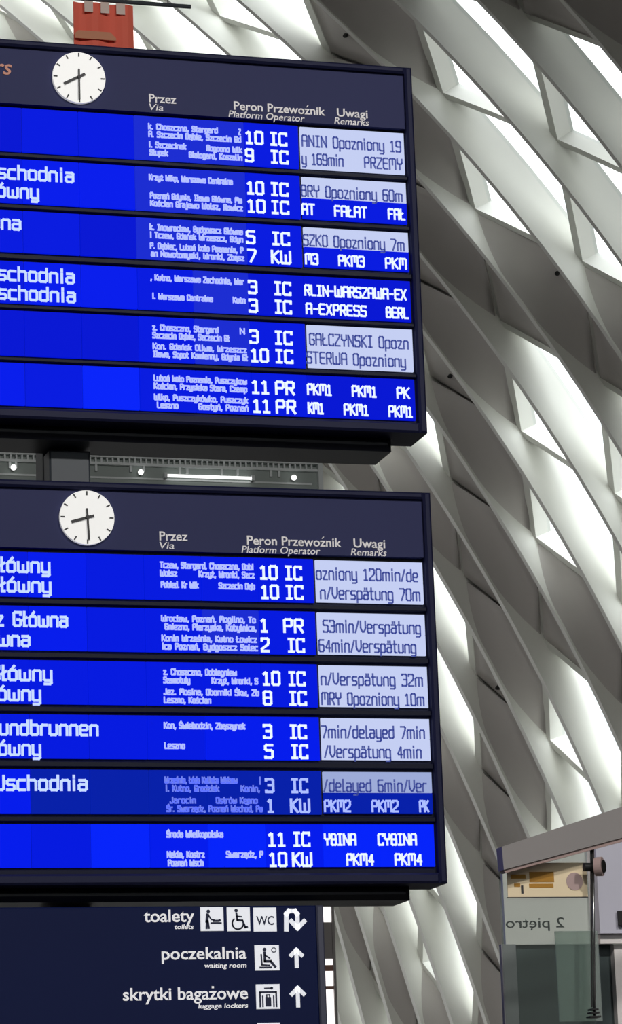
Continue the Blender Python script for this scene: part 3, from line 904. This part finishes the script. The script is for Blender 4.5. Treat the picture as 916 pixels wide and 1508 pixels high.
def arrow_up(l, r_, t, b):
    p, q = sx((l + r_) / 2, t), sx((l + r_) / 2, b)
    hw = (sx(r_, t)[0] - sx(l, t)[0]) / 2
    xm = (p[0] + q[0]) / 2
    z1, z0 = p[2], q[2]
    mb = MB()
    mb.stroke([(xm, z0 + 0.01), (xm, z1 - 0.012)], 0.022, ya, yb)
    mb.stroke([(xm - hw + 0.006, z1 - hw - 0.004), (xm, z1 - 0.011), (xm + hw - 0.006, z1 - hw - 0.004)], 0.022, ya, yb)
    mb.build('arrow', M['tile'], sign)


arrow_up(427, 446, 1396, 1426)
arrow_up(428, 449, 1452, 1484)
mb = MB()
P = lambda x, y: (sx(x, y)[0], sx(x, y)[2])
mb.stroke([P(421.5, 1369), P(421.5, 1346), P(425, 1341.5), P(434, 1341.5), P(437.5, 1346), P(438, 1363)], 0.025, ya, yb)
mb.stroke([P(428.5, 1356.5), P(438, 1367), P(448, 1356.5)], 0.024, ya, yb)
mb.build('arrow', M['tile'], sign)
mb = MB(); mb.box(2.2, 4.2, YS + 0.121, YB + 0.471, 2.3, 2.5); mb.build('bracket', M['chassis'], sign)

# ------------------------------------------------------------------ red banner above the boards
YN = 24.0
bn = lambda px, py: at(px, py, YN)
p, q = bn(108, 4), bn(196, 4)
zt_, zb_ = bn(150, 5)[2], bn(150, 80)[2]
ban = thing('hanging_banner', ((p[0] + q[0]) / 2, YN, zb_), 'red banner with white blocks along its top edge, hanging above the upper board', 'banner')
mb = MB()
n = 10
X = [p[0] + (q[0] - p[0]) * i / n for i in range(n + 1)]
yy = lambda i: YN + 0.02 * math.sin(i * 1.3)
for i in range(n):
    mb.hexa([(X[i], yy(i), zb_), (X[i + 1], yy(i + 1), zb_), (X[i + 1], yy(i + 1), zt_), (X[i], yy(i), zt_)], [(X[i], yy(i) + 0.012, zb_), (X[i + 1], yy(i + 1) + 0.012, zb_), (X[i + 1], yy(i + 1) + 0.012, zt_), (X[i], yy(i) + 0.012, zt_)])
mb.build('cloth', M['banner'], ban)
for l, r_, t, b in ((123, 136, 3, 20), (147, 160, 5, 22), (170, 183, 7, 24)):
    a, c = bn(l, t), bn(r_, b)
    mb = MB(); mb.box(a[0], c[0], YN - 0.035, YN - 0.028, c[2], a[2]); mb.build('white_block', M['banner_white'], ban)
mb = MB()
a, c = bn(109, 46), bn(170, 62)
mb.prism([(a[0], c[2]), (c[0], c[2]), (c[0], a[2] - 0.05), (c[0] - 0.05, a[2]), (a[0] + 0.03, a[2]), (a[0], a[2] - 0.03)], YN - 0.034, YN - 0.028)
mb.build('pale_panel', M['banner_pale'], ban)
mb = MB()
a, c = bn(20, 2), bn(281, 19)
zr = zt_ + 0.03
mb.tube((a[0], YN, zr), (c[0], YN, zr), 0.018, 10)
mb.build('hanging_rod', M['post'], ban)
mb = MB()
for x in (a[0] + 0.2, c[0] - 0.2):
    mb = MB(); mb.tube((x, YN, zr), (x, YN, H - 0.002), 0.005, 6); mb.build('wire', M['post'], ban)

# ------------------------------------------------------------------ gallery seen through the gap
YG = 38.0
g = lambda px, py: at(px, py, YG)
gx0, gx1 = g(-60, 680)[0], g(469, 690)[0]
zt_ = g(300, 677)[2]
gal = thing('gallery', ((gx0 + gx1) / 2, YG + 0.5, 0), 'grey gallery with a toothed pale rail, seen through the gap between the boards', 'gallery')
mb = MB(); mb.box(gx0, gx1, YG, YG + 0.25, zt_ - 0.85, zt_ - 0.03, 0.02); mb.build('fascia', M['gallery'], gal)
mb = MB()
mb.box(gx0, gx1, YG - 0.08, YG + 0.30, zt_ - 0.03, zt_ + 0.02); mb.box(gx0, gx1, YG - 0.06, YG - 0.001, zt_ - 0.125, zt_ - 0.09)
mb.build('top_rail', M['gallery_rail'], gal)
mb = MB()
x = gx0 + 0.05
while x < gx1 - 0.1:
    mb.box(x, x + 0.022, YG - 0.06, YG - 0.001, zt_ - 0.09, zt_ - 0.031); x += 0.075
mb.build('teeth', M['gallery_rail'], gal)
mb = MB()
for px in (12, 21, 60, 139, 190, 209, 262, 273, 324, 347, 396, 408):
    x = g(px, 690)[0]
    mb = MB(); mb.box(x, x + 0.03, YG - 0.05, YG - 0.001, zt_ - 0.21, zt_ - 0.125); mb.build('rail_bracket', M['gallery_rail'], gal)
mb = MB(); mb.box(gx0, gx1 - 0.1, YG - 0.012, YG - 0.0005, zt_ - 0.30, zt_ - 0.275); mb.build('lower_rail', M['gallery_rail'], gal)
mb = MB(); mb.box(gx1 - 0.03, gx1 + 0.03, YG - 0.1, YG + 0.3, zt_ - 0.85, zt_ - 0.02); mb.build('end_post', M['gallery_rail'], gal)
mb = MB()
for x in (gx0 + 0.3, (gx0 + gx1) / 2, gx1 - 0.3): mb.box(x - 0.15, x + 0.15, YG + 0.3, YG + 0.6, 0, zt_ - 0.8)
mb.box(gx0, gx1, YG + 0.26, YG + 2.5, zt_ - 0.85, zt_ - 0.70)
mb.build('deck', M['gallery_dark'], gal)
for px, py, where in ((18, 691, 'left of the post between the boards'), (205, 698, 'just right of the post between the boards'), (430, 706, 'near the right end of the gallery')):
    q = g(px, py)
    l_ = thing('spot_lamp', (q[0], YG - 0.06, q[2]), 'small round white lamp on the gallery front, %s' % where, 'lamp', 'small lamps on the gallery front')
    mb = MB(); mb.ball((q[0], YG - 0.10, q[2]), 0.038); mb.build('bulb', M['lamp'], l_, True)
    mb = MB(); mb.box(q[0] - 0.02, q[0] + 0.02, YG - 0.05, YG - 0.0131, q[2] - 0.02, q[2] + 0.02); mb.build('socket', M['gallery_rail'], l_)
a, b = g(244, 702), g(368, 707)
tz = (a[2] + b[2]) / 2
l_ = thing('tube_lamp', ((a[0] + b[0]) / 2, YG - 0.08, tz), 'long thin white tube lamp on the gallery front', 'lamp')
mb = MB(); mb.tube((a[0], YG - 0.08, tz), (b[0], YG - 0.08, tz), 0.021, 12); mb.build('tube', M['lamp'], l_)
mb = MB(); mb.box(a[0] - 0.04, a[0], YG - 0.11, YG - 0.0131, tz - 0.035, tz + 0.035); mb.build('end_cap', M['gallery_rail'], l_)
mb = MB(); mb.box(b[0], b[0] + 0.04, YG - 0.11, YG - 0.0131, tz - 0.035, tz + 0.035)
mb.build('end_cap', M['gallery_rail'], l_)

# ------------------------------------------------------------------ bright glazed screen at the sign's right edge
YW = 46.0
w_ = lambda px, py: at(px, py, YW)
xl, xr2 = w_(380, 1400)[0], w_(491.5, 1400)[0]
scr = thing('glazed_screen', ((xl + xr2) / 2, YW, 0), 'narrow bright glazed screen with cross bars, just right of the direction sign', 'screen')
mb = MB(); mb.box(xr2 - 0.02, xr2 + 0.02, YW - 0.03, YW + 0.1, 0, w_(485, 1300)[2]); mb.build('upright', M['screenframe'], scr)
mb = MB(); mb.box(xl - 0.05, xl, YW - 0.03, YW + 0.1, 0, w_(485, 1300)[2]); mb.build('upright', M['screenframe'], scr)
for t, b in ((1300, 1331), (1333, 1358), (1412, 1421), (1430, 1452), (1457, 1640)):
    mb = MB(); mb.box(xl, xr2 - 0.021, YW + 0.02, YW + 0.06, max(0.01, w_(485, b)[2]), w_(485, t)[2]); mb.build('glowing_pane', M['dayglow'], scr)
for t, b, m_ in ((1358, 1412, 'screenframe'), (1421, 1430, 'redframe'), (1452, 1457, 'redframe'), (1331, 1333, 'screenframe')):
    mb = MB(); mb.box(xl, xr2 - 0.021, YW, YW + 0.08, w_(485, b)[2], w_(485, t)[2]); mb.build('cross_bar', M[m_], scr)

# ------------------------------------------------------------------ glass lift lobby at the lower right
YL = 13.6
l = lambda px, py, Y=YL: at(px, py, Y)
lift = thing('glass_lift', (l(830, 1500)[0], YL, 0), 'glass lift lobby under a sloping grey canopy beam, in the lower right corner', 'lift')
YC = YL - 0.05
bq = lambda px, py: (at(px, py, YC)[0], at(px, py, YC)[2])
mb = MB(); mb.prism([bq(739, 1247), bq(742, 1281), bq(1000, 1211), bq(1000, 1160)][::-1], YC, YC + 0.08)
beam = mb.build('canopy_beam', M['beam'], lift)
mb = MB(); mb.prism([bq(742, 1281.3), bq(746, 1285), bq(1000, 1217), bq(1000, 1211.3)][::-1], YC + 0.01, YC + 0.07)
mb.build('soffit_strip', M['soffit'], beam)


def panel(name, l_, r_, t, b, Y, th, m, parent, zfloor=False, bev=0.0):
    p, q = at(l_, (t + b) / 2, Y), at(r_, (t + b) / 2, Y)
    zt, zb = at((l_ + r_) / 2, t, Y)[2], at((l_ + r_) / 2, b, Y)[2]
    if zfloor: zb = 0.0
    mb = MB(); mb.box(p[0], q[0], Y, Y + th, zb, zt, bev)
    return mb.build(name, M[m], parent)


def sloped(name, l_, r_, tl, tr, b, Y, th, m, zfloor=False):
    P = [at(l_, tl, Y), at(r_, tr, Y), at(r_, b, Y), at(l_, b, Y)]
    zb = 0.0 if zfloor else (P[2][2] + P[3][2]) / 2
    xl_ = (P[0][0] + P[3][0]) / 2; xr_ = (P[1][0] + P[2][0]) / 2
    mb = MB(); mb.prism([(xl_, zb), (xr_, zb), (xr_, P[1][2]), (xl_, P[0][2])], Y, Y + th)
    return mb.build(name, M[m], lift)


sloped('lintel', 742, 1000, 1268, 1192, 1390, YL + 1.00, 0.03, 'lintel')
sloped('reflection_panel', 880, 1000, 1232, 1196, 1374, YL + 0.90, 0.08, 'pane_reflection')
panel('post', 742, 763.5, 1390.5, 1560, YL + 0.98, 0.03, 'greypost', lift, True)
panel('door', 764, 908, 1390.5, 1560, YL + 1.03, 0.06, 'darkdoor', lift, True)
panel('post', 908.5, 1000, 1390.5, 1560, YL + 0.98, 0.14, 'lintel', lift, True)
panel('lintel_strip', 884, 1000, 1376, 1389, YL + 0.94, 0.05, 'lintel', lift)
sloped('glass_panel', 742, 872, 1278, 1243, 1560, YL + 0.07, 0.012, 'clearglass', True)
panel('glass_panel', 821, 884, 1371, 1504, YL + 0.12, 0.012, 'liftglass', lift)
panel('side_plate', 911.5, 930, 1341, 1362, YL + 0.87, 0.02, 'black', lift)
mb = MB()
p, q = at(745, 1367, YL + 0.085), at(831, 1365, YL + 0.085)
print_text(mb, '2 piętro', p[0], q[0], (p[2] + q[2]) / 2, 0.05, YL + 0.083, YL + 0.086, 0, 0.004, mirror=True)
mb.build('lettering', M['ink'], lift)
# round glass fitting
p = at(860, 1277, YL - 0.02); q = at(884, 1273, YL - 0.02)
mb = MB(); mb.tube((p[0], YL - 0.02, p[2]), (q[0] - .012, YL - 0.02, p[2]), 0.02, 16); fit = mb.build('glass_fitting', M['black'], lift)
mb = MB(); mb.tube((q[0] - 0.03, YL - 0.03, p[2]), (q[0], YL - 0.05, p[2]), 0.044, 24, 0.046); mb.build('pink_disc', M['pink'], fit)
mb = MB(); mb.tube((q[0], YL - 0.05, p[2]), (q[0] + 0.006, YL - 0.055, p[2]), 0.03, 20); mb.build('cap', M['black'], fit)
# steel rod with its foot
YR = YL - 0.01
a, b = at(872, 1243, YR), at(876, 1499, YR)
mb = MB(); mb.tube((b[0] - .002, YR, b[2]), (a[0] + .004, YR, a[2]), 0.006, 12); rod = mb.build('steel_rod', M['chrome'], lift, True)
mb = MB(); mb.tube((b[0] - 0.012, YR, b[2] + 0.05), (a[0] - 0.006, YR, a[2]), 0.0045, 8); mb.build('cable', M['black'], rod)
for dz_, hw in ((0.0, 0.026), (0.018, 0.02), (0.034, 0.016)):
    mb = MB(); mb.box(b[0] - hw - .006, b[0] + hw - .006, YR - 0.03, YR + 0.03, b[2] + dz_, b[2] + dz_ + 0.008)
    mb.build('foot_clamp', M['black'], rod)
# yellow notice behind the glass
YNt = YL + 0.055
p, q = at(746, 1277, YNt), at(866, 1321, YNt)
nt_ = thing('paper_notice', ((p[0] + q[0]) / 2, YNt, q[2]), 'cream and amber notice stuck on the glass above the handwritten floor number', 'notice')
mb = MB(); mb.box(p[0], q[0], YNt, YNt + 0.004, q[2], p[2] + 0.02); mb.build('sheet', M['cream'], nt_)
mb = MB()
for l_, r_, t, b in ((779, 816, 1284, 1299), (779, 815, 1301.5, 1307), (757, 766, 1301, 1306), (752, 774, 1288, 1294)):
    a, c = at(l_, t, YNt), at(r_, b, YNt); mb.box(a[0], c[0], YNt - 0.002, YNt - 0.0005, c[2], a[2])
mb.build('amber_print', M['amber'], nt_)
mb = MB()
a, c = at(746, 1319.5, YNt), at(866, 1322, YNt); mb.box(a[0], c[0], YNt - 0.002, YNt - 0.0005, c[2], c[2] + 0.005)
a, c = at(767, 1304, YNt), at(771, 1316, YNt); mb.box(a[0], c[0], YNt - 0.002, YNt - 0.0005, c[2], a[2])
mb.build('dark_print', M['ink'], nt_)
mb = MB(); a = at(846, 1298, YNt); mb.disc(a[0], a[2], 0.042, YNt - 0.0025, YNt - 0.0005, 28); mb.build('painted_reflection', M['pink'], nt_)  # pinkish disc paints a reflection onto the sheet

# small black fixtures on the lattice
dg = bpy.context.evaluated_depsgraph_get()
dg.update()
for px, py, where in ((511, 51, 'above the right end of the upper board'), (822, 402, 'near the right edge of the photo'), (665, 553, 'beside the upper board'), (735, 1012, 'right of the lower board')):
    d = Vector(ray(px, py)).normalized()
    hit, loc, nor, idx, ob, mt = SC.ray_cast(dg, Vector(CAM), d)
    if not hit or 'rib' not in ob.name and 'infill' not in ob.name: continue
    if nor.dot(d) > 0: nor = -nor
    fx = thing('light_fixture', loc, 'tiny black fixture on the pale lattice wall, %s' % where, 'light fixture', 'tiny fixtures on the lattice wall')
    mb = MB(); mb.tube(loc - nor * 0.001, loc + nor * 0.05, 0.03, 10); mb.build('stem', M['black'], fx)
    mb = MB(); mb.tube(loc + nor * 0.05, loc + nor * 0.11, 0.05, 12, 0.035); mb.build('head', M['black'], fx)
